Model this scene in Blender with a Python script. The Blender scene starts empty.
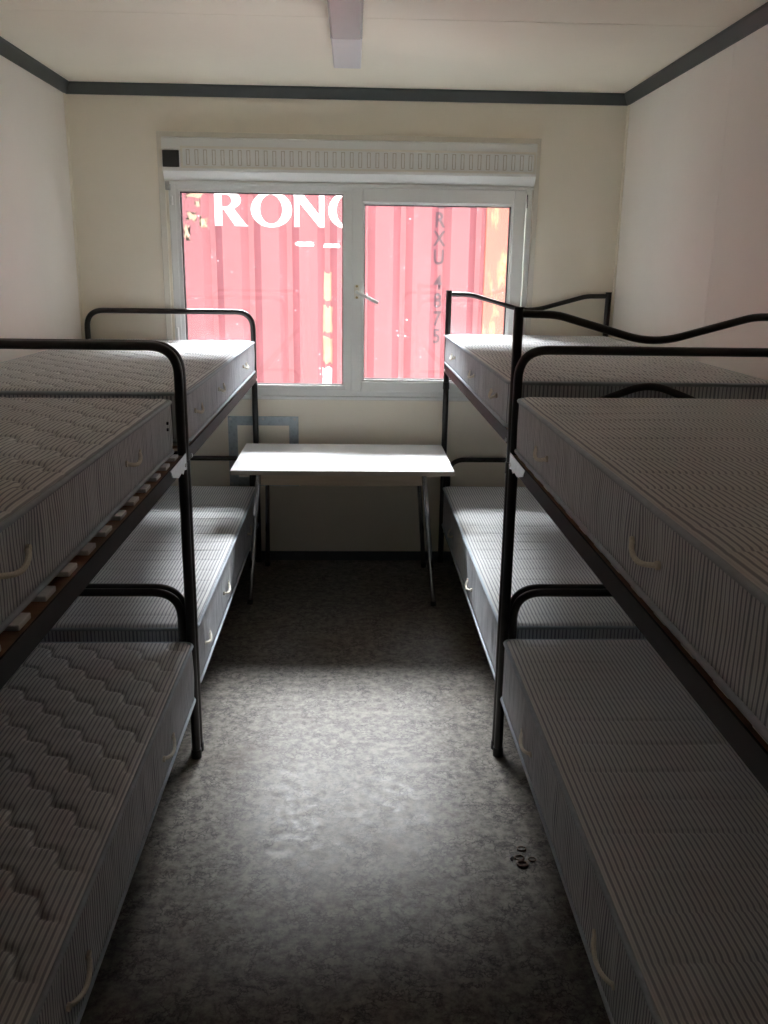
import bpy, bmesh, math, random
from mathutils import Vector, Matrix, noise

random.seed(7)
scene = bpy.context.scene
C = scene.collection

# ------------------------------------------------------------------ camera
W, H, LEN = 2.65, 2.3314, 5.9           # room: x 0..W, y -LEN..0, z 0..H
CAM = Vector((1.3419, -4.5294, 1.5221))
YAW, PITCH, ROLL, FPX = 0.0378, -0.2699, 0.0142, 882.9
cam_d = bpy.data.cameras.new('camera')
cam = bpy.data.objects.new('camera', cam_d)
C.objects.link(cam)
f = Vector((math.sin(YAW)*math.cos(PITCH), math.cos(YAW)*math.cos(PITCH), math.sin(PITCH)))
r = Vector((math.cos(YAW), -math.sin(YAW), 0))
u = r.cross(f)
r2 = r*math.cos(ROLL) + u*math.sin(ROLL)
u2 = -r*math.sin(ROLL) + u*math.cos(ROLL)
cam.matrix_world = Matrix(((r2.x, u2.x, -f.x, CAM.x), (r2.y, u2.y, -f.y, CAM.y), (r2.z, u2.z, -f.z, CAM.z), (0, 0, 0, 1)))
cam_d.sensor_fit = 'VERTICAL'
cam_d.sensor_height = 36.0
cam_d.lens = 36.0*FPX/1024.0
cam_d.clip_start = 0.02
scene.camera = cam

# ------------------------------------------------------------------ sky: plain bright overcast
world = bpy.data.worlds.new('world')
scene.world = world
world.use_nodes = True
bg = world.node_tree.nodes['Background']
bg.inputs['Color'].default_value = (0.70, 0.85, 1.0, 1)
bg.inputs['Strength'].default_value = 1.1

# sun veiled by cloud: a broad soft disc, high beyond the container
sun_d = bpy.data.lights.new('veiled_sun', 'SUN')
sun_d.energy = 44.0
sun_d.angle = math.radians(57)
sun_d.color = (0.93, 0.965, 1.0)
sun = bpy.data.objects.new('veiled_sun', sun_d)
C.objects.link(sun)
sun.location = (1.5, 8, 9)
sun.rotation_euler = Vector((0.0, -1.0, -1.70)).to_track_quat('-Z', 'Y').to_euler()

# sampling aid in the window opening (a portal gives off no light of its own)
pl = bpy.data.lights.new('window_portal', 'AREA')
pl.shape = 'RECTANGLE'
pl.size, pl.size_y = 1.72, 1.0
pl.cycles.is_portal = True
po = bpy.data.objects.new('window_portal', pl)
C.objects.link(po)
po.location = (1.335, 0.10, 1.40)
po.rotation_euler = (math.radians(-90), 0, 0)

scene.view_settings.view_transform = 'Standard'
scene.view_settings.look = 'None'
scene.view_settings.gamma = 1.0
scene.view_settings.use_curve_mapping = False
scene.view_settings.exposure = 1.25
scene.cycles.use_denoising = True
scene.cycles.max_bounces = 16
scene.cycles.diffuse_bounces = 10
scene.cycles.sample_clamp_indirect = 8.0

# ------------------------------------------------------------------ material helpers
def new_mat(name):
    m = bpy.data.materials.new(name)
    m.use_nodes = True
    nt = m.node_tree
    b = nt.nodes['Principled BSDF']
    return m, nt, b

def N(nt, t, **kw):
    n = nt.nodes.new(t)
    for k, v in kw.items():
        if k in n.inputs.keys() if isinstance(k, str) else False:
            n.inputs[k].default_value = v
        else:
            setattr(n, k, v)
    return n

def ramp(nt, fac, stops):
    n = nt.nodes.new('ShaderNodeValToRGB')
    el = n.color_ramp.elements
    while len(el) > 1:
        el.remove(el[0])
    el[0].position, el[0].color = stops[0][0], (*stops[0][1], 1)
    for p, c in stops[1:]:
        e = el.new(p)
        e.color = (*c, 1)
    nt.links.new(fac, n.inputs['Fac'])
    return n.outputs['Color']

def tex_noise(nt, vec, scale, detail=4, rough=0.55):
    n = nt.nodes.new('ShaderNodeTexNoise')
    n.inputs['Scale'].default_value = scale
    n.inputs['Detail'].default_value = detail
    n.inputs['Roughness'].default_value = rough
    nt.links.new(vec, n.inputs['Vector'])
    return n.outputs['Fac']

def mixc(nt, fac, a, b, mode='MIX'):
    n = nt.nodes.new('ShaderNodeMix')
    n.data_type = 'RGBA'
    n.blend_type = mode
    for val, i in ((fac, 0), (a, 6), (b, 7)):
        if hasattr(val, 'is_output'):
            nt.links.new(val, n.inputs[i])
        elif isinstance(val, (int, float)):
            n.inputs[i].default_value = val
        else:
            n.inputs[i].default_value = (*val, 1)
    return n.outputs[2]

def mth(nt, op, a, b=None):
    n = nt.nodes.new('ShaderNodeMath')
    n.operation = op
    for val, i in ((a, 0), (b, 1)):
        if val is None:
            continue
        if hasattr(val, 'is_output'):
            nt.links.new(val, n.inputs[i])
        else:
            n.inputs[i].default_value = val
    return n.outputs[0]

def bump(nt, b, height, strength=0.2, dist=0.002):
    n = nt.nodes.new('ShaderNodeBump')
    n.inputs['Strength'].default_value = strength
    n.inputs['Distance'].default_value = dist
    nt.links.new(height, n.inputs['Height'])
    nt.links.new(n.outputs['Normal'], b.inputs['Normal'])

def objco(nt):
    return nt.nodes.new('ShaderNodeTexCoord').outputs['Object']

def plain(name, col, rough=0.5, metal=0.0, var=0.06, scale=25, bmp=0.0):
    m, nt, b = new_mat(name)
    co = objco(nt)
    nz = tex_noise(nt, co, scale, 5)
    d = tuple(c*(1-var) for c in col)
    l = tuple(min(1, c*(1+var)) for c in col)
    nt.links.new(ramp(nt, nz, [(0.3, d), (0.7, l)]), b.inputs['Base Color'])
    b.inputs['Roughness'].default_value = rough
    b.inputs['Metallic'].default_value = metal
    if bmp:
        bump(nt, b, tex_noise(nt, co, scale*8, 3), bmp, 0.001)
    return m

M = {}
M['wall'] = plain('wall_panel_cream', (0.89, 0.835, 0.71), 0.55, 0, 0.02, 3)
M['wall_side'] = plain('wall_panel_side', (0.89, 0.85, 0.79), 0.5, 0, 0.02, 3)
M['ceiling'] = plain('ceiling_cream', (0.90, 0.845, 0.71), 0.6, 0, 0.02, 2)
M['trim'] = plain('trim_grey', (0.068, 0.078, 0.076), 0.45, 0, 0.05, 10)
M['base'] = plain('baseboard_grey', (0.09, 0.10, 0.115), 0.45, 0, 0.08, 10)
M['pvc'] = plain('white_pvc', (0.80, 0.81, 0.78), 0.35, 0, 0.015, 6)
M['casing'] = plain('casing_cream', (0.76, 0.73, 0.64), 0.5, 0, 0.02, 5)
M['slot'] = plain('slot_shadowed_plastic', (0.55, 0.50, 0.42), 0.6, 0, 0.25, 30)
M['black'] = plain('black_plastic', (0.015, 0.017, 0.017), 0.5, 0, 0.1, 30)
M['gasket'] = plain('black_rubber_gasket', (0.02, 0.02, 0.022), 0.6, 0, 0.1, 30)
M['brass'] = plain('dull_brass', (0.45, 0.36, 0.18), 0.45, 0.6, 0.1, 40)
M['tube'] = plain('dark_brown_enamel', (0.018, 0.014, 0.012), 0.28, 0, 0.25, 20)
M['rail'] = plain('dark_brown_rail_enamel', (0.022, 0.016, 0.013), 0.6, 0, 0.25, 20)
M['rail'].node_tree.nodes['Principled BSDF'].inputs['Specular IOR Level'].default_value = 0.25
M['pale_plate'] = plain('ragged_pale_plate', (0.62, 0.66, 0.68), 0.4, 0.2, 0.08, 40)
M['piping'] = plain('grey_blue_piping', (0.40, 0.45, 0.50), 0.8, 0, 0.08, 60)
M['cord'] = plain('cream_cotton_cord', (0.76, 0.72, 0.62), 0.85, 0, 0.12, 250, 0.5)
M['chrome'] = plain('chromed_tube', (0.55, 0.56, 0.57), 0.22, 1.0, 0.08, 15)
M['laminate'] = plain('white_laminate', (0.86, 0.87, 0.87), 0.25, 0, 0.015, 8)
M['edge'] = plain('laminate_edge_band', (0.42, 0.38, 0.30), 0.5, 0, 0.06, 20)
M['lens'] = plain('lamp_cover_plastic', (0.60, 0.58, 0.60), 0.25, 0, 0.03, 6)
M['lampbody'] = plain('lamp_housing', (0.66, 0.65, 0.66), 0.4, 0, 0.03, 6)
M['screw'] = plain('screw_steel', (0.5, 0.5, 0.48), 0.35, 0.9, 0.1, 60)
M['hole'] = plain('dark_eyelet', (0.02, 0.02, 0.02), 0.6, 0, 0.1, 60)
M['concrete'] = plain('pale_concrete_ground', (0.52, 0.51, 0.49), 0.8, 0, 0.2, 3)
M['letter'] = plain('white_letter_paint', (0.66, 0.64, 0.65), 0.5, 0, 0.06, 6)
M['stencil'] = plain('dark_stencil_paint', (0.045, 0.014, 0.022), 0.6, 0, 0.2, 40)
M['cream_mark'] = plain('worn_cream_sticker', (0.25, 0.165, 0.11), 0.6, 0, 0.18, 14)
M['door'] = plain('grey_door', (0.55, 0.55, 0.53), 0.5, 0, 0.03, 4)
M['rubber'] = plain('black_foot_cap', (0.012, 0.012, 0.012), 0.6, 0, 0.1, 30)
M['rust_bit'] = plain('rusty_cap', (0.10, 0.055, 0.035), 0.6, 0.3, 0.4, 80)

def mat_galv():
    m, nt, b = new_mat('galvanised_sheet')
    co = objco(nt)
    v = nt.nodes.new('ShaderNodeTexVoronoi')
    v.inputs['Scale'].default_value = 55
    nt.links.new(co, v.inputs['Vector'])
    c = ramp(nt, v.outputs['Distance'], [(0.0, (0.30, 0.35, 0.38)), (0.6, (0.40, 0.46, 0.49))])
    nt.links.new(c, b.inputs['Base Color'])
    b.inputs['Metallic'].default_value = 0.55
    b.inputs['Roughness'].default_value = 0.45
    return m
M['galv'] = mat_galv()

def mat_wood(name, a, bcol, scale=1.0):
    m, nt, b = new_mat(name)
    co = objco(nt)
    mp = nt.nodes.new('ShaderNodeMapping')
    mp.inputs['Scale'].default_value = (3*scale, 40*scale, 40*scale)
    nt.links.new(co, mp.inputs['Vector'])
    nz = tex_noise(nt, mp.outputs['Vector'], 1.5, 6)
    nt.links.new(ramp(nt, nz, [(0.3, a), (0.7, bcol)]), b.inputs['Base Color'])
    b.inputs['Roughness'].default_value = 0.5
    return m
M['apron'] = mat_wood('beech_veneer', (0.46, 0.37, 0.26), (0.56, 0.46, 0.33))
M['slat'] = mat_wood('white_painted_slat', (0.70, 0.71, 0.70), (0.78, 0.79, 0.78))
M['ledge'] = mat_wood('brown_wood_ledge', (0.17, 0.085, 0.040), (0.26, 0.135, 0.065))

def mat_floor():
    m, nt, b = new_mat('mottled_vinyl')
    co = objco(nt)
    n1 = tex_noise(nt, co, 32, 8, 0.74)
    base = ramp(nt, n1, [(0.32, (0.065, 0.060, 0.057)), (0.45, (0.135, 0.124, 0.111)), (0.55, (0.200, 0.184, 0.163)), (0.70, (0.270, 0.248, 0.220))])
    # thin dark veins: ridges of a second noise
    n2 = tex_noise(nt, co, 34, 5, 0.6)
    ridge = mth(nt, 'ABSOLUTE', mth(nt, 'SUBTRACT', n2, 0.5))
    vein = ramp(nt, ridge, [(0.0, (1, 1, 1)), (0.045, (0, 0, 0))])
    brk = ramp(nt, tex_noise(nt, co, 12, 3), [(0.40, (0, 0, 0)), (0.55, (1, 1, 1))])
    vm = mth(nt, 'MULTIPLY', vein, brk)
    c = mixc(nt, mth(nt, 'MULTIPLY', vm, 0.75), base, (0.028, 0.026, 0.028))
    # worn brown patches of the trodden aisle
    n3 = tex_noise(nt, co, 3.2, 6, 0.7)
    st = ramp(nt, n3, [(0.52, (0, 0, 0)), (0.68, (1, 1, 1))])
    c = mixc(nt, mth(nt, 'MULTIPLY', st, 0.40), c, (0.085, 0.065, 0.048))
    nt.links.new(c, b.inputs['Base Color'])
    rg = nt.nodes.new('ShaderNodeMapRange')
    rg.inputs['From Min'].default_value, rg.inputs['From Max'].default_value = 0.35, 0.65
    rg.inputs['To Min'].default_value, rg.inputs['To Max'].default_value = 0.24, 0.46
    nt.links.new(tex_noise(nt, co, 28, 8, 0.75), rg.inputs['Value'])
    nt.links.new(rg.outputs[0], b.inputs['Roughness'])
    b.inputs['Specular IOR Level'].default_value = 0.04
    bump(nt, b, tex_noise(nt, co, 60, 4, 0.6), 0.15, 0.002)
    return m
M['floor'] = mat_floor()

def mat_ticking(name, light, dark, pitch=0.0135, duty=0.34, thin=True, fold_shade=0.0):
    """striped mattress ticking; stripes follow the first UV axis, in metres"""
    m, nt, b = new_mat(name)
    uv = nt.nodes.new('ShaderNodeUVMap')
    sp = nt.nodes.new('ShaderNodeSeparateXYZ')
    nt.links.new(uv.outputs['UV'], sp.inputs[0])
    wob = mth(nt, 'MULTIPLY', mth(nt, 'SUBTRACT', tex_noise(nt, uv.outputs['UV'], 14, 3), 0.5), 0.0018)
    x = mth(nt, 'ADD', sp.outputs['X'], wob)
    fr = mth(nt, 'FRACT', mth(nt, 'DIVIDE', x, pitch))
    d = mth(nt, 'ABSOLUTE', mth(nt, 'SUBTRACT', fr, 0.5))
    if fold_shade:  # shade of gathered folds painted in by varying the dark stripe width
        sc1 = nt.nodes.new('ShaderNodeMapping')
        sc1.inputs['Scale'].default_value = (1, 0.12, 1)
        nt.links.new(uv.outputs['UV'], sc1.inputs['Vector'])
        d = mth(nt, 'SUBTRACT', d, mth(nt, 'MULTIPLY', mth(nt, 'SUBTRACT', tex_noise(nt, sc1.outputs['Vector'], 45, 3), 0.45), fold_shade))
    st = ramp(nt, d, [(max(0.0, duty*0.5-0.06), (1, 1, 1)), (duty*0.5+0.06, (0, 0, 0))])
    if thin:
        e = mth(nt, 'ABSOLUTE', mth(nt, 'SUBTRACT', d, 0.46))
        t2 = ramp(nt, e, [(0.0, (0.35, 0.35, 0.35)), (0.05, (0, 0, 0))])
        st = mth(nt, 'MAXIMUM', st, t2)
    grime = ramp(nt, tex_noise(nt, uv.outputs['UV'], 5, 5), [(0.3, tuple(c*0.90 for c in light)), (0.7, light)])
    c = mixc(nt, mth(nt, 'MULTIPLY', st, 0.85), grime, dark)
    nt.links.new(c, b.inputs['Base Color'])
    b.inputs['Roughness'].default_value = 0.9
    b.inputs['Specular IOR Level'].default_value = 0.2
    bump(nt, b, tex_noise(nt, uv.outputs['UV'], 300, 2), 0.25, 0.001)
    return m
M['tick_top'] = mat_ticking('ticking_top', (0.755, 0.755, 0.745), (0.27, 0.28, 0.31), 0.0120, 0.36)
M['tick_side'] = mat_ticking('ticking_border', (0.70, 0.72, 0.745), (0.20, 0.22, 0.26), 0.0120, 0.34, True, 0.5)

def mat_glass():
    """clear pane with dried rain spots, dust and an even haze imitating lens glare"""
    m, nt, b = new_mat('dusty_glare_glass')
    out = nt.nodes['Material Output']
    nt.nodes.remove(b)
    co = objco(nt)
    tr = nt.nodes.new('ShaderNodeBsdfTransparent')
    gl = nt.nodes.new('ShaderNodeBsdfGlossy')
    gl.inputs['Roughness'].default_value = 0.02
    lw = nt.nodes.new('ShaderNodeFresnel')
    lw.inputs['IOR'].default_value = 1.35
    mix = nt.nodes.new('ShaderNodeMixShader')
    nt.links.new(lw.outputs[0], mix.inputs[0])
    nt.links.new(tr.outputs[0], mix.inputs[1])
    nt.links.new(gl.outputs[0], mix.inputs[2])
    # dust: translucent specks, denser near the lower edge, and an even haze imitating lens glare
    v = nt.nodes.new('ShaderNodeTexVoronoi')
    v.inputs['Scale'].default_value = 34
    nt.links.new(co, v.inputs['Vector'])
    speck = ramp(nt, v.outputs['Distance'], [(0.05, (1, 1, 1)), (0.12, (0, 0, 0))])
    keep = ramp(nt, tex_noise(nt, co, 6, 3), [(0.46, (0, 0, 0)), (0.56, (1, 1, 1))])
    sp = nt.nodes.new('ShaderNodeSeparateXYZ')
    nt.links.new(co, sp.inputs[0])
    mr = nt.nodes.new('ShaderNodeMapRange')
    mr.inputs['From Min'].default_value, mr.inputs['From Max'].default_value = 0.0, 0.5
    mr.inputs['To Min'].default_value, mr.inputs['To Max'].default_value = 0.9, 0.35
    nt.links.new(sp.outputs['Z'], mr.inputs['Value'])
    dust = mth(nt, 'MULTIPLY', mth(nt, 'MULTIPLY', speck, keep), mr.outputs[0])
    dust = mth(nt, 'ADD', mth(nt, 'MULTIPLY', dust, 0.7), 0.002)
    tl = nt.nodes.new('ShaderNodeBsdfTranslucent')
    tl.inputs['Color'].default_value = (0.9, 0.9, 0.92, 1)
    mix2 = nt.nodes.new('ShaderNodeMixShader')
    nt.links.new(dust, mix2.inputs[0])
    nt.links.new(mix.outputs[0], mix2.inputs[1])
    nt.links.new(tl.outputs[0], mix2.inputs[2])
    nt.links.new(mix2.outputs[0], out.inputs['Surface'])
    return m
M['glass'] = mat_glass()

def mat_container(name, col, rust_lo, rust_hi):
    m, nt, b = new_mat(name)
    co = objco(nt)
    n1 = tex_noise(nt, co, 1.8, 4)
    base = ramp(nt, n1, [(0.3, tuple(c*0.9 for c in col)), (0.7, tuple(c*1.1 for c in col))])
    mp = nt.nodes.new('ShaderNodeMapping')
    mp.inputs['Scale'].default_value = (7, 7, 2.2)
    nt.links.new(co, mp.inputs['Vector'])
    n2 = tex_noise(nt, mp.outputs['Vector'], 1.6, 7, 0.62)
    rm = ramp(nt, n2, [(rust_lo, (0, 0, 0)), (rust_hi, (1, 1, 1))])
    rc = ramp(nt, tex_noise(nt, co, 26, 4), [(0.35, (0.34, 0.085, 0.04)), (0.6, (0.36, 0.17, 0.085))])
    nt.links.new(mixc(nt, rm, base, rc), b.inputs['Base Color'])
    b.inputs['Roughness'].default_value = 0.55
    return m
M['red'] = mat_container('faded_red_container_paint', (0.165, 0.040, 0.049), 0.70, 0.76)
M['red_rust'] = mat_container('rusty_red_corner_paint', (0.26, 0.06, 0.04), 0.50, 0.58)

# ------------------------------------------------------------------ geometry helpers
def origin(parent):
    v = Vector((0, 0, 0))
    while parent is not None:
        v += parent.location
        parent = parent.parent
    return v

def obj(name, bm, mat, parent=None, smooth=False, base=None, recalc=True):
    """link a bmesh given in world coordinates as one mesh object"""
    if recalc:
        bmesh.ops.recalc_face_normals(bm, faces=bm.faces)
    off = origin(parent)
    loc = Vector((0, 0, 0))
    if base is not None:
        loc = Vector(base) - off
    bmesh.ops.translate(bm, verts=bm.verts, vec=-(off + loc))
    me = bpy.data.meshes.new(name)
    bm.to_mesh(me)
    bm.free()
    me.materials.append(mat)
    if smooth:
        me.polygons.foreach_set('use_smooth', [True]*len(me.polygons))
        if smooth != 'all':
            try:
                me.set_sharp_from_angle(angle=math.radians(40))
            except Exception:
                pass
    o = bpy.data.objects.new(name, me)
    C.objects.link(o)
    o.location = loc
    if parent is not None:
        o.parent = parent
    return o

def thing(name, label, cat, loc, group=None):
    o = bpy.data.objects.new(name, None)
    o.empty_display_size = 0.1
    C.objects.link(o)
    o.location = loc
    o['label'] = label
    o['category'] = cat
    if group:
        o['group'] = group
    return o

def struct(o):
    o['kind'] = 'structure'
    return o

def sempty(name, loc=(0, 0, 0)):
    o = bpy.data.objects.new(name, None)
    o.empty_display_size = 0.1
    C.objects.link(o)
    o.location = loc
    o['kind'] = 'structure'
    return o

def box(bm, x0, x1, y0, y1, z0, z1, bev=0.0):
    vs = [bm.verts.new((x, y, z)) for x in (x0, x1) for y in (y0, y1) for z in (z0, z1)]
    q = [(0, 1, 3, 2), (4, 6, 7, 5), (0, 4, 5, 1), (2, 3, 7, 6), (0, 2, 6, 4), (1, 5, 7, 3)]
    fs = [bm.faces.new([vs[i] for i in t]) for t in q]
    if bev > 0:
        es = list({e for fc in fs for e in fc.edges})
        bmesh.ops.bevel(bm, geom=es, offset=bev, segments=2, profile=0.5, affect='EDGES')
    return bm

def bx(*a, bev=0.0):
    return box(bmesh.new(), *a, bev=bev)

def fillet(pts, rad, n=7):
    """round the corners of a polyline"""
    pts = [Vector(p) for p in pts]
    out = [pts[0]]
    for i in range(1, len(pts)-1):
        a, b, c = pts[i-1], pts[i], pts[i+1]
        d1, d2 = (a-b), (c-b)
        l1, l2 = d1.length, d2.length
        d1.normalize(); d2.normalize()
        ang = d1.angle(d2)
        rr = rad[i-1] if isinstance(rad, (list, tuple)) else rad
        t = min(rr/math.tan(ang/2), l1*0.49, l2*0.49)
        p1, p2 = b+d1*t, b+d2*t
        for k in range(n+1):
            s = k/n
            out.append(p1*(1-s)**2 + b*2*s*(1-s) + p2*s**2)
    out.append(pts[-1])
    return out

def tube(bm, pts, rad, n=12, caps=True):
    pts = [Vector(p) for p in pts]
    rings = []
    t0 = (pts[1]-pts[0]).normalized()
    ref = Vector((0, 0, 1)) if abs(t0.z) < 0.9 else Vector((1, 0, 0))
    nrm = (ref - t0*ref.dot(t0)).normalized()
    for i, p in enumerate(pts):
        if i == 0:
            t = t0
        elif i == len(pts)-1:
            t = (pts[i]-pts[i-1]).normalized()
        else:
            t = ((pts[i+1]-pts[i]).normalized() + (pts[i]-pts[i-1]).normalized()).normalized()
        nrm = (nrm - t*nrm.dot(t)).normalized()
        bn = t.cross(nrm)
        rings.append([bm.verts.new(p + (nrm*math.cos(a) + bn*math.sin(a))*rad) for a in [2*math.pi*k/n for k in range(n)]])
    for a, b in zip(rings, rings[1:]):
        for k in range(n):
            bm.faces.new((a[k], a[(k+1) % n], b[(k+1) % n], b[k]))
    if caps:
        bm.faces.new(list(reversed(rings[0])))
        bm.faces.new(rings[-1])
    return bm

def tb(pts, rad, n=12):
    return tube(bmesh.new(), pts, rad, n)

def prism(bm, prof, axis, a, b):
    """extrude a 2D outline (list of pairs) along an axis from a to b"""
    def P(p, t):
        if axis == 'x':
            return (t, p[0], p[1])
        if axis == 'y':
            return (p[0], t, p[1])
        return (p[0], p[1], t)
    va = [bm.verts.new(P(p, a)) for p in prof]
    vb = [bm.verts.new(P(p, b)) for p in prof]
    n = len(prof)
    bm.faces.new(va)
    bm.faces.new(list(reversed(vb)))
    for i in range(n):
        bm.faces.new((va[i], vb[i], vb[(i+1) % n], va[(i+1) % n]))
    return bm

def pr(prof, axis, a, b):
    return prism(bmesh.new(), prof, axis, a, b)

# ================================================================== THE ROOM
struct(obj('floor', bx(-0.1, W+0.1, -LEN-0.1, 0.08, -0.12, 0.0), M['floor'], base=(0, 0, 0)))
ceil = struct(obj('ceiling', bx(-0.1, W+0.1, -LEN-0.1, 0.08, H+0.006, H+0.15), M['ceiling'], base=(0, 0, H)))
JOINTS = [0.0, -1.22, -2.44, -3.66, -4.88, -LEN]
g = 0.0012
for a, b in zip(JOINTS, JOINTS[1:]):
    obj('ceiling_panel', bx(0, W, b+g, a-g, H, H+0.0058), M['ceiling'], ceil)
# back wall with the window opening
WX0, WX1, WZ0, WZ1 = 0.455, 2.215, 0.880, 1.935
bm = bmesh.new()
box(bm, -0.1, WX0, 0.0, 0.08, 0, H)
box(bm, WX1, W+0.1, 0.0, 0.08, 0, H)
box(bm, WX0, WX1, 0.0, 0.08, 0, WZ0)
box(bm, WX0, WX1, 0.0, 0.08, WZ1, H)
struct(obj('wall_back', bm, M['wall'], base=(W/2, 0.04, 0)))
for side, x0, x1, px0, px1 in (('left', -0.1, -0.006, -0.0058, 0.0), ('right', W+0.006, W+0.1, W, W+0.0058)):
    wl = struct(obj('wall_'+side, bx(x0, x1, -LEN, 0.0, 0, H), M['wall_side'], base=((x0+x1)/2, -LEN/2, 0)))
    for a, b in zip(JOINTS, JOINTS[1:]):
        aa = a-0.03 if a == 0 else a-g
        obj('wall_panel', bx(px0, px1, b+g, aa, 0, H), M['wall_side'], wl)
    obj('corner_strip', bx(px0 if side == 'left' else px0-0.004, px1+0.004 if side == 'left' else px1, -0.029, -0.0005, 0.05, H-0.05), M['wall'], wl)
wf = struct(obj('wall_front', bx(-0.1, W+0.1, -LEN-0.1, -LEN, 0, H), M['wall'], base=(W/2, -LEN-0.05, 0)))
d1 = struct(obj('door_1', bx(0.85, 1.75, -LEN+0.002, -LEN+0.045, 0.0, 2.02, bev=0.004), M['door'], base=(1.3, -LEN+0.02, 0)))
obj('door_handle', tb(fillet([(1.66, -LEN+0.04, 1.02), (1.66, -LEN+0.09, 1.02), (1.54, -LEN+0.09, 1.02)], 0.015), 0.009), M['chrome'], d1, smooth=True)
# grey cove trim under the ceiling
T = 0.05
prof_l = [(0.0005, H-T), (0.008, H-T), (0.030, H-0.010), (0.030, H-0.0005), (0.0005, H-0.0005)]
struct(obj('trim_1', pr([(x, z) for x, z in prof_l], 'y', -LEN+0.001, -0.001), M['trim'], base=(0, -LEN/2, H)))
struct(obj('trim_2', pr([(W-x, z) for x, z in prof_l], 'y', -LEN+0.001, -0.001), M['trim'], base=(W, -LEN/2, H)))
struct(obj('trim_3', pr([(-x, z) for x, z in prof_l], 'x', 0.0085, W-0.0085), M['trim'], base=(W/2, 0, H)))
# baseboards
struct(obj('baseboard_back', bx(0.015, W-0.015, -0.014, -0.0005, 0.0005, 0.050, bev=0.003), M['base'], base=(W/2, 0, 0)))
struct(obj('baseboard_left', bx(0.0005, 0.014, -LEN+0.02, -0.0005, 0.0005, 0.050, bev=0.003), M['base'], base=(0, -LEN/2, 0)))
struct(obj('baseboard_right', bx(W-0.014, W-0.0005, -LEN+0.02, -0.0005, 0.0005, 0.050, bev=0.003), M['base'], base=(W, -LEN/2, 0)))

# ---- window
win = sempty('window_1', (1.335, 0.0, WZ0))
def rect_frame(x0, x1, z0, z1, wl, wr, wb, wt, y0, y1, bev=0.004):
    bm = bmesh.new()
    box(bm, x0, x0+wl, y0, y1, z0, z1, bev)
    box(bm, x1-wr, x1, y0, y1, z0, z1, bev)
    box(bm, x0+wl-0.001, x1-wr+0.001, y0, y1, z0, z0+wb, bev)
    box(bm, x0+wl-0.001, x1-wr+0.001, y0, y1, z1-wt, z1, bev)
    return bm
# casing around the opening, cream
obj('casing', rect_frame(0.412, 2.242, 0.862, 2.128, 0.030, 0.026, 0.022, 0.022, -0.008, -0.0004, 0.002), M['casing'], win)
# fixed outer frame
obj('frame', rect_frame(0.456, 2.214, 0.881, 1.934, 0.034, 0.026, 0.040, 0.060, -0.006, 0.066), M['pvc'], win)
obj('mullion', bx(1.303, 1.3365, -0.006, 0.066, 0.918, 1.876, bev=0.003), M['pvc'], win)
obj('sill', bx(0.444, 2.214, -0.016, 0.0, 0.868, 0.884, bev=0.003), M['pvc'], win)
# left light: slim bead, gasket, pane
def light(x0, x1, z0, z1, y):
    """glazing bead, gasket and pane of one light; x0..z1 is the visible glass"""
    obj('glazing_bead', rect_frame(x0-0.014, x1+0.014, z0-0.014, z1+0.014, 0.010, 0.010, 0.010, 0.010, y-0.034, y+0.012, 0.003), M['pvc'], win)
    obj('gasket', rect_frame(x0-0.0045, x1+0.0045, z0-0.0045, z1+0.0045, 0.005, 0.005, 0.005, 0.005, y-0.020, y+0.004, 0.0), M['gasket'], win)
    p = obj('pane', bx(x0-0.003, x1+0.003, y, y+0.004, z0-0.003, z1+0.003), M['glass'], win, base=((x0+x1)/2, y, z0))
    return p
light(0.512, 1.290, 0.944, 1.858, 0.030)
obj('glazing_frame', rect_frame(0.489, 1.304, 0.920, 1.875, 0.0135, 0.0005+0.002, 0.0105, 0.004, -0.004, 0.05, 0.0), M['pvc'], win)
# right light: opening sash, proud of the frame
sash = obj('sash', rect_frame(1.336, 2.182, 0.908, 1.892, 0.052, 0.0600, 0.054, 0.068, -0.024, 0.040, 0.005), M['pvc'], win)
light(1.402, 2.109, 0.976, 1.813, 0.022)
# espagnolette handle, turned a little below level
hp = Vector((1.362, -0.024, 1.405))
hd = obj('window_handle', tb(fillet([hp, hp+Vector((0, -0.034, 0)), hp+Vector((0.105, -0.036, -0.052))], 0.010), 0.0085, 10), M['pvc'], win, smooth=True)
obj('handle_plate', bx(hp.x-0.013, hp.x+0.013, -0.031, -0.0235, hp.z-0.035, hp.z+0.035, bev=0.003), M['casing'], hd)
for dz in (-0.027, 0.027):
    obj('screw', tb([(hp.x, -0.034, hp.z+dz), (hp.x, -0.030, hp.z+dz)], 0.006, 10), M['brass'], hd)
for z0, z1 in ((1.806, 1.874), (0.93, 0.995)):
    hg = obj('hinge', tb([(2.194, -0.020, z0), (2.194, -0.020, z1)], 0.007, 10), M['pvc'], win, smooth=True)
    obj('hinge_pin', tb([(2.1865, -0.027, z0+0.004), (2.1865, -0.027, z1-0.002)], 0.0025, 8), M['black'], hg)
for z0, z1 in ((1.16, 1.22), (1.80, 1.84)):
    obj('strap_guide', bx(0.4655, 0.4765, -0.018, -0.005, z0, z1, bev=0.002), M['pvc'], win)

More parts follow.
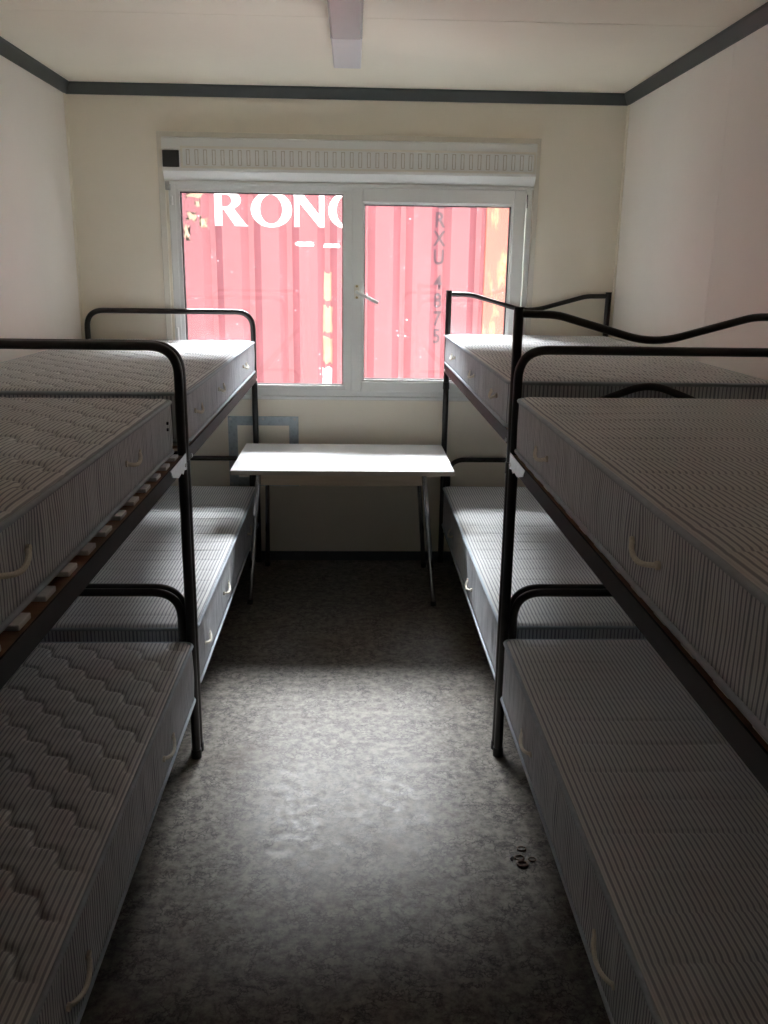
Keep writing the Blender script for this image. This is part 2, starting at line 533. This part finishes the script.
# ---- shutter box with its ventilation grille above the window
sb = thing('shutter_box', 'long white roller shutter box with slotted vent grille above the window', 'shutter box', (1.325, -0.03, 1.905))
SX0, SX1 = 0.443, 2.216
obj('cover', pr([(-0.0005, 1.906), (-0.020, 1.908), (-0.055, 1.950), (-0.055, 2.092), (-0.048, 2.100), (-0.0005, 2.100)], 'x', SX0, SX1), M['pvc'], sb)
gr = obj('vent_grille', rect_frame(0.530, SX1-0.004, 1.962, 2.060, 0.010, 0.010, 0.010, 0.010, -0.0585, -0.0545, 0.0), M['casing'], sb)
slot_me = None
for k in range(41):
    x = 0.565 + k*0.0405
    if slot_me is None:
        s = obj('slot', rect_frame(-0.0085, 0.0085, 1.977, 2.045, 0.003, 0.003, 0.003, 0.003, -0.0575, -0.0548, 0.0), M['slot'], None, base=(0, 0, 2.01))
        slot_me = s.data
    else:
        s = bpy.data.objects.new('slot', slot_me)
        C.objects.link(s)
    s.location = Vector((x, 0, 2.01)) - origin(gr)
    s.parent = gr
cap = obj('grille_cap', bx(0.446, 0.524, -0.062, -0.0545, 1.966, 2.040, bev=0.003), M['black'], sb)
obj('lip', bx(SX0+0.002, SX1-0.002, -0.030, -0.021, 1.893, 1.9075, bev=0.002), M['pvc'], sb)
sg = obj('strap_bracket', bx(0.447, 0.468, -0.032, -0.006, 1.866, 1.905, bev=0.002), M['screw'], sb)

# ---- galvanised access frame screwed to the wall below the window
fr = thing('access_frame', 'grey galvanised sheet metal frame screwed to the wall below the window', 'metal frame', (0.884, 0.0, 0.41))
bm = bmesh.new()
FX0, FX1, FZ0, FZ1, FW = 0.703, 1.064, 0.408, 0.777, 0.047
box(bm, FX0, FX0+FW, -0.004, -0.0003, FZ0, FZ1)
box(bm, FX1-FW, FX1, -0.004, -0.0003, FZ0, FZ1)
box(bm, FX0+FW, FX1-FW, -0.004, -0.0003, FZ0, FZ0+FW)
box(bm, FX0+FW, FX1-FW, -0.004, -0.0003, FZ1-FW, FZ1)
obj('sheet', bm, M['galv'], fr)
obj('cover_plate', bx(FX0+FW, FX1-FW, -0.0015, -0.0002, FZ0+FW, FZ1-FW), M['wall'], fr)
for x in (FX0+0.012, (FX0+FX1)/2, FX1-0.018):
    for z in (FZ0+0.014, FZ1-0.014):
        obj('screw', tb([(x, -0.0065, z), (x, -0.0035, z)], 0.0075, 10), M['screw'], fr)
obj('screw', tb([(FX0+0.02, -0.0065, 0.59), (FX0+0.02, -0.0035, 0.59)], 0.006, 10), M['screw'], fr)

# ---- ceiling lamp, switched off
lamp = thing('ceiling_lamp', 'switched-off narrow fluorescent batten lamp on the ceiling', 'ceiling lamp', (1.317, -1.3, H))
lx = 1.3165
obj('housing', bx(lx-0.055, lx+0.055, -2.10, -0.60, H-0.034, H-0.0003, bev=0.004), M['lampbody'], lamp)
obj('diffuser', pr([(lx-0.054, H-0.034), (lx-0.054, H-0.052), (lx-0.046, H-0.064), (lx+0.046, H-0.064), (lx+0.054, H-0.052), (lx+0.054, H-0.034)], 'y', -1.90, -1.21), M['lens'], lamp)
obj('end_cap', bx(lx-0.055, lx+0.055, -1.212, -1.19, H-0.062, H-0.034, bev=0.004), M['lampbody'], lamp)

# ================================================================== BUNK BEDS
def make_bed(name_label, xw, xa, yf, yn, style, zr):
    """xw, xa: post centre lines by the wall and by the aisle; yf, yn: far and near ends; zr: upper slat level"""
    cx, cy = (xw+xa)/2, (yf+yn)/2
    t = thing('bunk_bed', name_label, 'bunk bed', (cx, cy, 0), 'dark metal bunk beds along the walls')
    s = 1 if xa > xw else -1          # direction from wall to aisle
    pr_ = 0.0145
    xc = [xw, xa]
    top_z = 1.415 if style == 'wave' else 0.965
    for x in xc:
        for y in (yf, yn):
            p = obj('post', tb([(x, y, 0.012), (x, y, top_z)], pr_, 14), M['tube'], t, smooth=True)
            obj('foot_cap', tb([(x, y, 0.0), (x, y, 0.030)], pr_+0.002, 14), M['rubber'], p, smooth=True)
            if style == 'wave':
                obj('post_cap', tb([(x, y, top_z-0.002), (x, y, top_z+0.004)], pr_+0.0008, 14), M['rubber'], p)
                obj('sleeve', tb([(x, y, 0.93), (x, y, 0.965)], pr_+0.0025, 14), M['tube'], p, smooth=True)
    for y in (yf, yn):
        if style == 'wave':
            xm, hw = cx, abs(xa-xw)/2
            def X(f_):
                return cx + (xa-cx)*f_
            path = fillet([(X(0.98), y, 1.400), (X(0.72), y, 1.398), (X(0.0), y, 1.318), (X(-0.72), y, 1.398), (X(-0.98), y, 1.400)], [0.22, 0.30, 0.22], 8)
            obj('wave_rail', tb(path, 0.0115, 12), M['tube'], t, smooth=True)
            path = fillet([(X(0.98), y, 1.110), (X(0.50), y, 1.130), (X(0.0), y, 1.205), (X(-0.50), y, 1.130), (X(-0.98), y, 1.110)], [0.22, 0.16, 0.22], 8)
            obj('lower_wave_rail', tb(path, 0.0115, 12), M['tube'], t, smooth=True)
        else:
            path = fillet([(xw, y, 0.93), (xw, y, 1.301), (xa, y, 1.301), (xa, y, 0.93)], 0.085, 9)
            obj('end_arch', tb(path, 0.0132, 14), M['tube'], t, smooth=True)
        # low arch of the bottom bunk, standing just inside the posts
        o_ = 0.026*s
        path = fillet([(xw+o_, y, 0.16), (xw+o_, y, 0.562), (xa-o_, y, 0.562), (xa-o_, y, 0.16)], 0.085, 9)
        obj('low_arch', tb(path, 0.0125, 14), M['tube'], t, smooth=True)
        # cross bars that carry the rails
        for z in (zr-0.030, 0.185):
            obj('cross_bar', bx(min(xc)+0.012, max(xc)-0.012, y-0.010, y+0.010, z-0.014, z+0.012, bev=0.002), M['rail'], t)
    # angle-iron side rails and slats of both bunks
    for zs in (zr, 0.215):
        for x, dx in ((xa, s), (xw, -s)):
            bm = bmesh.new()
            ins = 0.0 if zs == zr else 0.022
            xo, xi = x+dx*(0.0115-ins), x+dx*(0.0080-ins)
            box(bm, min(xo, xi), max(xo, xi), yn+0.012, yf-0.012, zs-0.046, zs-0.006)
            xf = x-dx*(0.004+ins)
            box(bm, min(xf, xi), max(xf, xi), yn+0.012, yf-0.012, zs-0.0160, zs-0.0125)
            rl = obj('side_rail', bm, M['rail'], t)
            xl0, xl1 = x-dx*(0.050+ins), x+dx*(0.0078-ins)
            obj('slat_ledge', bx(min(xl0, xl1), max(xl0, xl1), yn+0.016, yf-0.016, zs-0.0124, zs-0.0102), M['ledge'], rl)
            if zs == zr and x == xa and style == 'arch':
                yb = yf-0.012
                if yf < -1:
                    pts = [(yb, zs-0.004), (yb, zs-0.052), (yb-0.035, zs-0.047), (yb-0.05, zs-0.056), (yb-0.075, zs-0.046), (yb-0.12, zs-0.050), (yb-0.16, zs-0.040), (yb-0.20, zs-0.030), (yb-0.22, zs-0.008)]
                    xs = x+dx*0.0115
                    obj('pale_plate', pr(pts, 'x', min(xs, xs+dx*0.002), max(xs, xs+dx*0.002)), M['pale_plate'], rl)  # ragged pale plate on the rail face beside the far post
            for yb in (yf-0.03, yn+0.03):
                obj('rail_bolt', tb([(x+dx*(0.009-ins), yb, zs-0.036), (x+dx*(0.016-ins), yb, zs-0.036)], 0.006, 8), M['screw'], rl)
        first = None
        n = 16
        for k in range(n):
            y = yf-0.072-k*(0.12 if yf < -1 else 0.118)
            if first is None:
                so = obj('slat', bx(min(xc)+0.002, max(xc)-0.002, -0.026, 0.026, -0.0100, 0.0, bev=0.002), M['slat'], None, base=(cx, 0, 0))
                first = so.data
            else:
                so = bpy.data.objects.new('slat', first)
                C.objects.link(so)
            so.location = (0, y-cy, zs)
            so.parent = t
    return t

XL_W, XL_A = 0.032, 0.8475
XR_W, XR_A = W-0.032, 1.8195
YN_F, YN_N = -1.988, -3.975
YF_F, YF_N = -0.034, -1.945
make_bed('dark metal bunk bed with plain rounded ends, nearest on the left', XL_W, XL_A, YN_F, YN_N, 'arch', 1.000)
make_bed('dark metal bunk bed with plain rounded ends, by the window on the left', XL_W, XL_A, YF_F, YF_N, 'arch', 1.008)
make_bed('dark metal bunk bed with plain rounded ends, nearest on the right', XR_W, XR_A, YN_F, YN_N, 'arch', 1.008)
make_bed('dark metal bunk bed with wavy headboards, by the window on the right', XR_W, XR_A, YF_F, YF_N, 'wave', 1.062)

# ================================================================== MATTRESSES
def quilt(kind, x, y, seed):
    """height of the quilted top in metres (0 = pillow crest)"""
    nz = noise.noise(Vector((x*3+seed, y*3, seed)))*0.004
    if kind == 'wave':
        s_ = (x-y)*0.7071
        t_ = (x+y)*0.7071
        q = t_/0.089 + 0.115*math.sin(2*math.pi*s_/0.10) + 0.06*noise.noise(Vector((x*8, y*8, seed)))
        d = abs(q-round(q))
        gr_ = math.exp(-(d/0.055)**2)*0.0058
        puff = (0.5-d)**2*0.009
        # cross puckers between the seams
        pk = noise.noise(Vector((x*5+seed, y*30, seed+2)))*0.0016
        return nz - gr_ - puff + pk
    q = y/0.115 + 0.10*noise.noise(Vector((x*3, y*5, seed)))
    d = abs(q-round(q))
    keep = 0.5+0.5*noise.noise(Vector((x*4+9, round(q)*3.7, seed)))
    gr_ = math.exp(-(d/0.05)**2)*0.0040*max(0.0, min(1, keep*1.6))
    und = noise.noise(Vector((x*1.2, y*7, seed+5)))*0.0026
    pk = noise.noise(Vector((x*6+seed, y*40, seed+3)))*0.0011
    return nz*1.3 - gr_ + und + pk

def make_mattress(label, x0, x1, y0, y1, z0, z1, kind, seed, handles, aisle, eyelets=(), group=None):
    cx, cy = (x0+x1)/2, (y0+y1)/2
    t = thing('mattress', label, 'mattress', (cx, cy, z0), group or 'striped mattresses on the bunk beds')
    nx, ny = (150, 360) if kind == 'wave' else (80, 330)
    rr = 0.028
    hx, hy = (x1-x0)/2, (y1-y0)/2
    bm = bmesh.new()
    uvl = bm.loops.layers.uv.new('UVMap')
    grid = []
    co2 = {}
    for j in range(ny+1):
        row = []
        for i in range(nx+1):
            a, b = -1+2*i/nx, -1+2*j/ny
            lx_, ly_ = a*hx, b*hy
            # rounded corners in plan
            ex, ey = hx-abs(lx_), hy-abs(ly_)
            px, py = lx_, ly_
            cr = 0.035
            if ex < cr and ey < cr:
                qx, qy = cr-ex, cr-ey
                m_ = max(qx, qy)
                l_ = math.hypot(qx, qy)
                k_ = m_/l_ if l_ > 0 else 1
                px = math.copysign(hx-cr+qx*k_, lx_)
                py = math.copysign(hy-cr+qy*k_, ly_)
            e = min(ex, ey)
            edge = 0.0
            if e < rr:
                edge = -0.013*(1-e/rr)**2
            fade = min(1.0, e/0.05)
            z = z1 - 0.001 + edge + quilt(kind, cx+px, cy+py, seed)*fade
            v = bm.verts.new((cx+px, cy+py, z))
            co2[v] = (cx+px, cy+py)
            row.append(v)
        grid.append(row)
    for j in range(ny):
        for i in range(nx):
            fc = bm.faces.new((grid[j][i], grid[j][i+1], grid[j+1][i+1], grid[j+1][i]))
            for lp in fc.loops:
                lp[uvl].uv = co2[lp.vert]
    top = obj('top_panel', bm, M['tick_top'], t, smooth='all', recalc=False)
    # perimeter with rounded corners
    per = []
    cr = 0.030
    step = 0.012
    def seg(ax, ay, bx_, by_):
        n_ = max(2, int(math.hypot(bx_-ax, by_-ay)/step))
        for k in range(n_):
            per.append((ax+(bx_-ax)*k/n_, ay+(by_-ay)*k/n_))
    def arc(ox, oy, a0):
        for k in range(5):
            a = a0+math.pi/2*k/5
            per.append((ox+cr*math.cos(a), oy+cr*math.sin(a)))
    seg(x0+cr, y0, x1-cr, y0); arc(x1-cr, y0+cr, -math.pi/2)
    seg(x1, y0+cr, x1, y1-cr); arc(x1-cr, y1-cr, 0)
    seg(x1-cr, y1, x0+cr, y1); arc(x0+cr, y1-cr, math.pi/2)
    seg(x0, y1-cr, x0, y0+cr); arc(x0+cr, y0+cr, math.pi)
    n_ = len(per)
    bm = bmesh.new()
    uvl = bm.loops.layers.uv.new('UVMap')
    zt, zb = z1-0.014, z0+0.005
    rings = []
    lev = 7
    ss = [0.0]
    for k in range(n_):
        a, b = per[k], per[(k+1) % n_]
        ss.append(ss[-1]+math.hypot(b[0]-a[0], b[1]-a[1]))
    for l in range(lev+1):
        q = l/lev
        z = zb+(zt-zb)*q
        ring = []
        for k, (px, py) in enumerate(per):
            a, b = per[k-1], per[(k+1) % n_]
            tx, ty = b[0]-a[0], b[1]-a[1]
            L_ = math.hypot(tx, ty) or 1
            nx_, ny_ = ty/L_, -tx/L_
            bl = math.sin(math.pi*q)
            w = bl*(0.0050*noise.noise(Vector((ss[k]*11, q*0.8, seed))) + 0.0040*noise.noise(Vector((ss[k]*30, q*1.0, seed+4)))) - 0.003
            ring.append(bm.verts.new((px+nx_*w, py+ny_*w, z)))
        rings.append(ring)
    for l in range(lev):
        for k in range(n_):
            k2 = (k+1) % n_
            fc = bm.faces.new((rings[l][k], rings[l][k2], rings[l+1][k2], rings[l+1][k]))
            uu = (ss[k], ss[k+1], ss[k+1], ss[k])
            for lp, u_, l_ in zip(fc.loops, uu, (l, l, l+1, l+1)):
                lp[uvl].uv = (u_, l_*0.02)
    fb = bm.faces.new(list(reversed(rings[0])))
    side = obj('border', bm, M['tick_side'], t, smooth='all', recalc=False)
    for zz in (z1-0.012, z0+0.0062):
        bm = bmesh.new()
        nn = 8
        rg = []
        for k, (px, py) in enumerate(per):
            a, b = per[k-1], per[(k+1) % n_]
            tx, ty = b[0]-a[0], b[1]-a[1]
            L_ = math.hypot(tx, ty) or 1
            nx_, ny_ = ty/L_, -tx/L_
            wob = 0.0015*noise.noise(Vector((ss[k]*6, zz, seed)))
            rg.append([bm.verts.new((px+nx_*(0.006*math.cos(a_)-0.003), py+ny_*(0.006*math.cos(a_)-0.003), zz+0.006*math.sin(a_)+max(wob, 0))) for a_ in [2*math.pi*i/nn for i in range(nn)]])
        for k in range(n_):
            A, B = rg[k], rg[(k+1) % n_]
            for i in range(nn):
                bm.faces.new((A[i], A[(i+1) % nn], B[(i+1) % nn], B[i]))
        obj('piping', bm, M['piping'], t, smooth='all')
    # cord handles on the aisle side
    xs = x1 if aisle > 0 else x0
    for hy_, hz, hl in handles:
        pts = []
        for k in range(13):
            q = k/12
            pts.append((xs+aisle*(-0.004+0.015*math.sin(math.pi*q)**0.6), hy_-hl/2+hl*q, hz+0.004-0.013*math.sin(math.pi*q)))
        h = obj('handle', tb(pts, 0.0048, 8), M['cord'], t, smooth=True)
        for yy in (hy_-hl/2, hy_+hl/2):
            obj('handle_eyelet', tb([(xs-aisle*0.004, yy, hz+0.004), (xs+aisle*0.002, yy, hz+0.004)], 0.0075, 10), M['cord'], h)
    for ey_, ez in eyelets:
        obj('vent_eyelet', tb([(xs-aisle*0.005, ey_, ez), (xs+aisle*0.0005, ey_, ez)], 0.0045, 8), M['hole'], t)
    return t

LX0, LX1 = 0.030, 0.8420
RX0, RX1 = 1.8310, W-0.030
make_mattress('wave-quilted striped mattress on the upper bunk nearest on the left', LX0, 0.832, -3.955, -2.006, 1.0005, 1.160, 'wave', 1.3,
              [(-2.49, 1.082, 0.13), (-3.245, 1.082, 0.13)], 1, [(-2.085, 1.098), (-2.085, 1.080)])
make_mattress('wave-quilted striped mattress on the lower bunk nearest on the left', LX0, 0.860, -3.955, -2.006, 0.2155, 0.415, 'wave', 0.0,
              [(-2.42, 0.285, 0.12), (-3.215, 0.285, 0.12)], 1)
make_mattress('sunlit white striped mattress on the upper bunk by the window, left', LX0, 0.858, -1.925, -0.056, 1.0085, 1.168, 'wave', 3.1,
              [(-0.49, 1.085, 0.12), (-1.24, 1.085, 0.12), (-1.74, 1.085, 0.12)], 1)
make_mattress('flat striped mattress on the lower bunk by the window, left', LX0, 0.856, -1.925, -0.056, 0.2155, 0.425, 'line', 4.7,
              [(-0.5, 0.31, 0.12), (-1.28, 0.31, 0.12), (-1.75, 0.31, 0.10)], 1)
make_mattress('crosswise-puckered striped mattress on the upper bunk nearest on the right', 1.814, RX1, -3.955, -2.006, 1.0085, 1.173, 'line', 5.9,
              [(-2.375, 1.075, 0.13), (-3.185, 1.080, 0.13)], -1)
make_mattress('crosswise-puckered striped mattress on the lower bunk nearest on the right', 1.812, RX1, -3.955, -2.006, 0.2155, 0.423, 'line', 7.2,
              [(-2.42, 0.292, 0.12), (-3.185, 0.287, 0.13)], -1)
make_mattress('white striped mattress on the wavy-ended upper bunk by the window', 1.802, RX1, -1.925, -0.056, 1.0625, 1.210, 'wave', 8.4,
              [(-0.45, 1.130, 0.11), (-1.12, 1.128, 0.12), (-1.66, 1.128, 0.11)], -1)
make_mattress('striped mattress on the lower bunk by the window, right of the table', 1.816, RX1, -1.925, -0.056, 0.2155, 0.430, 'line', 9.6,
              [(-0.49, 0.295, 0.11), (-1.19, 0.29, 0.12)], -1)

# ================================================================== TABLE
tx0, tx1, ty0, ty1, tz = 0.803, 1.800, -0.700, -0.080, 0.650
tab = thing('table', 'white laminate table with splayed steel legs below the window', 'table', ((tx0+tx1)/2, (ty0+ty1)/2, 0))
obj('table_top', bx(tx0, tx1, ty0, ty1, tz-0.004, tz, bev=0.0015), M['laminate'], tab)
obj('edge_band', bx(tx0+0.0008, tx1-0.0008, ty0+0.0008, ty1-0.0008, tz-0.022, tz-0.0041, bev=0.001), M['edge'], tab)
ax0, ax1 = 0.928, 1.660
for y in (-0.612, -0.168):
    obj('apron', bx(ax0, ax1, y, y+0.018, 0.562, tz-0.0222), M['apron'], tab)
for x in (ax0, ax1-0.018):
    obj('apron', bx(x, x+0.018, -0.5935, -0.1685, 0.562, tz-0.0222), M['apron'], tab)
for (xt, yt), (xb, yb) in (((0.918, -0.588), (0.868, -0.648)), ((1.670, -0.588), (1.726, -0.668)), ((0.918, -0.160), (0.900, -0.098)), ((1.670, -0.160), (1.722, -0.118))):
    lg = obj('leg', tb([(xt, yt, tz-0.0225), (xb, yb, 0.010)], 0.0118, 14), M['chrome'], tab, smooth=True)
    obj('foot_cap', tb([(xb+(xt-xb)*0.02, yb+(yt-yb)*0.02, 0.022), (xb, yb, 0.0)], 0.0138, 14), M['rubber'], lg, smooth=True)

# ---- litter on the floor
def blob_ring(name, label, x, y, z, rad, r2_, mat, cat):
    pts = [(x+rad*math.cos(a), y+rad*0.8*math.sin(a), z+r2_) for a in [2*math.pi*k/18 for k in range(18)]]
    bm = bmesh.new()
    nn = 8
    rg = []
    for k, p in enumerate(pts):
        c = Vector((x, y, z+r2_))
        d = (Vector(p)-c).normalized()
        rg.append([bm.verts.new(Vector(p)+d*r2_*math.cos(a)+Vector((0, 0, 1))*r2_*math.sin(a)) for a in [2*math.pi*i/nn for i in range(nn)]])
    for k in range(18):
        A, B = rg[k], rg[(k+1) % 18]
        for i in range(nn):
            bm.faces.new((A[i], A[(i+1) % nn], B[(i+1) % nn], B[i]))
    o = obj(name, bm, mat, None, smooth=True, base=(x, y, z))
    o['label'] = label
    o['category'] = cat
    return o
tie = thing('dark_loops', 'tangled small dark loops lying on the floor beside the right bunk', 'elastic band', (1.80, -2.53, 0))
for lx_, ly_, lr, tr_ in ((1.798, -2.535, 0.013, 0.0032), (1.795, -2.508, 0.012, 0.0018), (1.828, -2.515, 0.010, 0.0016), (1.808, -2.470, 0.012, 0.0016)):  # small dark loops of unknown kind
    lo = blob_ring('loop', '', lx_, ly_, 0.0003, lr, tr_, M['rust_bit'], '')
    del lo['label'], lo['category']
    lo.location = Vector((lx_, ly_, 0.0003)) - tie.location
    lo.parent = tie
bm = bmesh.new()
vs = [bm.verts.new(v) for v in ((1.768, -2.512, 0.0006), (1.780, -2.503, 0.0006), (1.783, -2.512, 0.0006), (1.774, -2.522, 0.0006), (1.772, -2.512, 0.008), (1.779, -2.509, 0.009))]
bmesh.ops.convex_hull(bm, input=vs)
sc_ = obj('paper_scrap', bm, M['laminate'], None, base=(1.776, -2.512, 0))
sc_['label'] = 'tiny white scrap lying beside the dark loops on the floor'
sc_['category'] = 'scrap'

# ================================================================== OUTSIDE
struct(obj('ground', bx(-9, 12, 0.09, 14, -0.40, -0.16), M['concrete'], base=(0, 6, -0.16)))
CY = 1.87                         # outer face of the container wall
CT, CB = 2.46, -0.16
CXR = 2.60
CXL = CXR-6.06
ct = thing('shipping_container', 'faded red corrugated shipping container standing outside the window', 'container', ((CXL+CXR)/2, CY+1.2, CB))
PITCH_C, PH = 0.2637, 0.442       # an outer flat starts at PH + k*PITCH_C
FLAT, SL = 0.126, 0.050
DEP = 0.036
def corr(x):
    q = ((x-PH) % PITCH_C)
    if q < FLAT:
        return CY
    if q < FLAT+SL:
        return CY+DEP*(q-FLAT)/SL
    if q < PITCH_C-SL:
        return CY+DEP
    return CY+DEP*(PITCH_C-q)/SL
def breaks(a, b):
    out = []
    k = math.floor((a-PH)/PITCH_C)-1
    while PH+k*PITCH_C < b+PITCH_C:
        for o_ in (0, FLAT, FLAT+SL, PITCH_C-SL):
            x = PH+k*PITCH_C+o_
            if a < x < b:
                out.append(x)
        k += 1
    return sorted(out)
ex = 2.262                        # corrugation ends, corner post begins
bm = bmesh.new()
xs = [CXL+0.16]+breaks(CXL+0.16, ex)+[ex]
zs = [CB+0.15, 0.4, 0.9, 1.4, 1.9, CT-0.07]
gv = [[bm.verts.new((x, corr(x), z)) for z in zs] for x in xs]
for a, b in zip(gv, gv[1:]):
    for i in range(len(zs)-1):
        bm.faces.new((a[i], b[i], b[i+1], a[i+1]))
obj('side_wall', bm, M['red'], ct)
obj('top_rail', bx(CXL+0.15, ex+0.01, CY-0.012, CY+0.06, CT-0.075, CT-0.005, bev=0.005), M['red'], ct)
obj('bottom_rail', bx(CXL+0.15, ex+0.01, CY-0.012, CY+0.06, CB+0.03, CB+0.16, bev=0.005), M['red'], ct)
for x0, x1 in ((ex, CXR), (CXL, CXL+0.16)):
    for y in (CY-0.014, CY+2.28):
        obj('corner_post', bx(x0, x1, y, y+0.15, CB+0.11, CT-0.11, bev=0.008), M['red_rust'], ct)
        for z in (CB, CT-0.118):
            obj('corner_casting', bx(x0-0.005, x1+0.005, y-0.006, y+0.156, z, z+0.118, bev=0.006), M['red_rust'], ct)
obj('roof', bx(CXL+0.05, CXR-0.05, CY+0.02, CY+2.40, CT-0.045, CT-0.02), M['red'], ct)
obj('rear_wall', bx(CXL+0.1, CXR-0.1, CY+2.36, CY+2.40, CB+0.12, CT-0.05), M['red'], ct)
obj('end_wall', bx(CXR-0.06, CXR-0.02, CY+0.10, CY+2.32, CB+0.12, CT-0.05), M['red'], ct)
obj('door_end', bx(CXL+0.02, CXL+0.06, CY+0.10, CY+2.32, CB+0.12, CT-0.05), M['red'], ct)

def drape(bm, lift=0.0025):
    """lay flat x/z outlines onto the corrugated wall as a thin paint film"""
    xs_ = [v.co.x for v in bm.verts]
    for x in breaks(min(xs_), max(xs_)):
        bmesh.ops.bisect_plane(bm, geom=bm.verts[:]+bm.edges[:]+bm.faces[:], plane_co=(x, 0, 0), plane_no=(1, 0, 0))
    for v in bm.verts:
        v.co.y = corr(v.co.x)-lift
    return bm
def poly_letter(loops, x, z, sx, sz):
    bm = bmesh.new()
    es = []
    for lp in loops:
        vs = [bm.verts.new((x+a*sx, 0, z+b*sz)) for a, b in lp]
        for i in range(len(vs)):
            es.append(bm.edges.new((vs[i], vs[(i+1) % len(vs)])))
    bmesh.ops.triangle_fill(bm, use_beauty=True, edges=es)
    return bm
def ell(cx_, cy_, rx, ry, n=28, a0=0, a1=360):
    return [(cx_+rx*math.cos(math.radians(a0+(a1-a0)*k/n)), cy_+ry*math.sin(math.radians(a0+(a1-a0)*k/n))) for k in range(n if a1-a0 == 360 else n+1)]
R_out = [(0.0, 0.0), (0.24, 0.0), (0.24, 0.47), (0.30, 0.47), (0.62, 0.0), (1.0, 0.0), (0.93, 0.04), (0.60, 0.48)]
R_out += [(0.46+0.34*math.cos(math.radians(a)), 0.75+0.25*math.sin(math.radians(a))) for a in range(-60, 91, 15)] + [(0.0, 1.0)]
R_in = [(0.24, 0.56), (0.36, 0.56)] + [(0.36+0.17*math.cos(math.radians(a)), 0.735+0.175*math.sin(math.radians(a))) for a in range(-75, 91, 15)] + [(0.24, 0.91)]
O_l = [ell(0.5, 0.5, 0.5, 0.53), ell(0.5, 0.5, 0.27, 0.43)]
N_l = [[(0.0, 0.0), (0.17, 0.0), (0.17, 0.72), (0.84, 0.0), (1.0, 0.0), (1.0, 1.0), (0.83, 1.0), (0.83, 0.36), (0.26, 1.0), (-0.12, 1.0), (0.0, 0.90)]]
LZ, LH = 1.786, 0.222
for loops, x, wd in (([R_out, R_in], 0.391, 0.232), (O_l, 0.640, 0.282), (N_l, 0.938, 0.206), (O_l, 1.172, 0.245)):
    obj('letter', drape(poly_letter(loops, x, LZ, wd, LH)), M['letter'], ct, recalc=False)

def text_mesh(ch):
    cu = bpy.data.curves.new('glyph', 'FONT')
    cu.body = ch
    cu.size = 1.0
    cu.align_x = 'CENTER'
    cu.offset = 0.022
    to = bpy.data.objects.new('glyph', cu)
    C.objects.link(to)
    bpy.context.view_layer.update()
    dg = bpy.context.evaluated_depsgraph_get()
    me = bpy.data.meshes.new_from_object(to.evaluated_get(dg))
    bm = bmesh.new()
    bm.from_mesh(me)
    bpy.data.objects.remove(to)
    bpy.data.curves.remove(cu)
    bpy.data.meshes.remove(me)
    return bm
zt = 1.925
for ch in 'CRXU 4875':
    if ch != ' ':
        bm = text_mesh(ch)
        for v in bm.verts:
            v.co = Vector((1.943+v.co.x*0.115, 0, zt+v.co.y*0.140))
        obj('stencil_character', drape(bm), M['stencil'], ct, recalc=False)
        zt -= 0.1245
    else:
        zt -= 0.047

def patch(pts, mat, name):
    bm = bmesh.new()
    bm.faces.new([bm.verts.new((x, 0, z)) for x, z in pts])
    bmesh.ops.triangulate(bm, faces=bm.faces[:])
    return obj(name, drape(bm, 0.002), mat, ct, recalc=False)
def ragged(x0, x1, z0, z1, seed, n=7, amp=0.12):
    rnd = random.Random(seed)
    w, h = x1-x0, z1-z0
    pts = [(x0+w*k/n, z0+h*amp*rnd.random()) for k in range(n)]
    pts += [(x1-w*amp*rnd.random(), z0+h*k/n) for k in range(n)]
    pts += [(x1-w*k/n, z1-h*amp*rnd.random()) for k in range(n)]
    pts += [(x0+w*amp*rnd.random(), z1-h*k/n) for k in range(n)]
    return pts
for i, (a, b, c, d) in enumerate(((1.135, 1.195, 1.28, 1.50), (1.130, 1.200, 1.06, 1.265), (1.130, 1.200, 0.845, 1.05))):
    patch(ragged(a, b, c, d, i), M['cream_mark'], 'worn_sticker')
patch(ragged(1.125, 1.195, 0.66, 0.83, 5), M['letter'], 'worn_sticker')
patch(ragged(0.935, 1.085, 1.655, 1.690, 6, 7, 0.2), M['letter'], 'paint_and_glint_mark')  # white dash painted on to imitate a reflection in the window glass
patch(ragged(1.135, 1.255, 1.650, 1.682, 7, 7, 0.2), M['letter'], 'paint_and_glint_mark')  # second dash of the same painted-on reflection
for i, (a, b, c, d) in enumerate(((0.20, 0.28, 1.80, 1.88), (0.205, 0.33, 1.955, 2.02), (0.285, 0.35, 1.77, 1.85), (0.26, 0.30, 1.90, 1.95), (0.175, 0.225, 1.68, 1.80))):
    patch(ragged(a, b, c, d, 20+i, 6, 0.35), M['cream_mark'], 'paint_and_glint_mark')
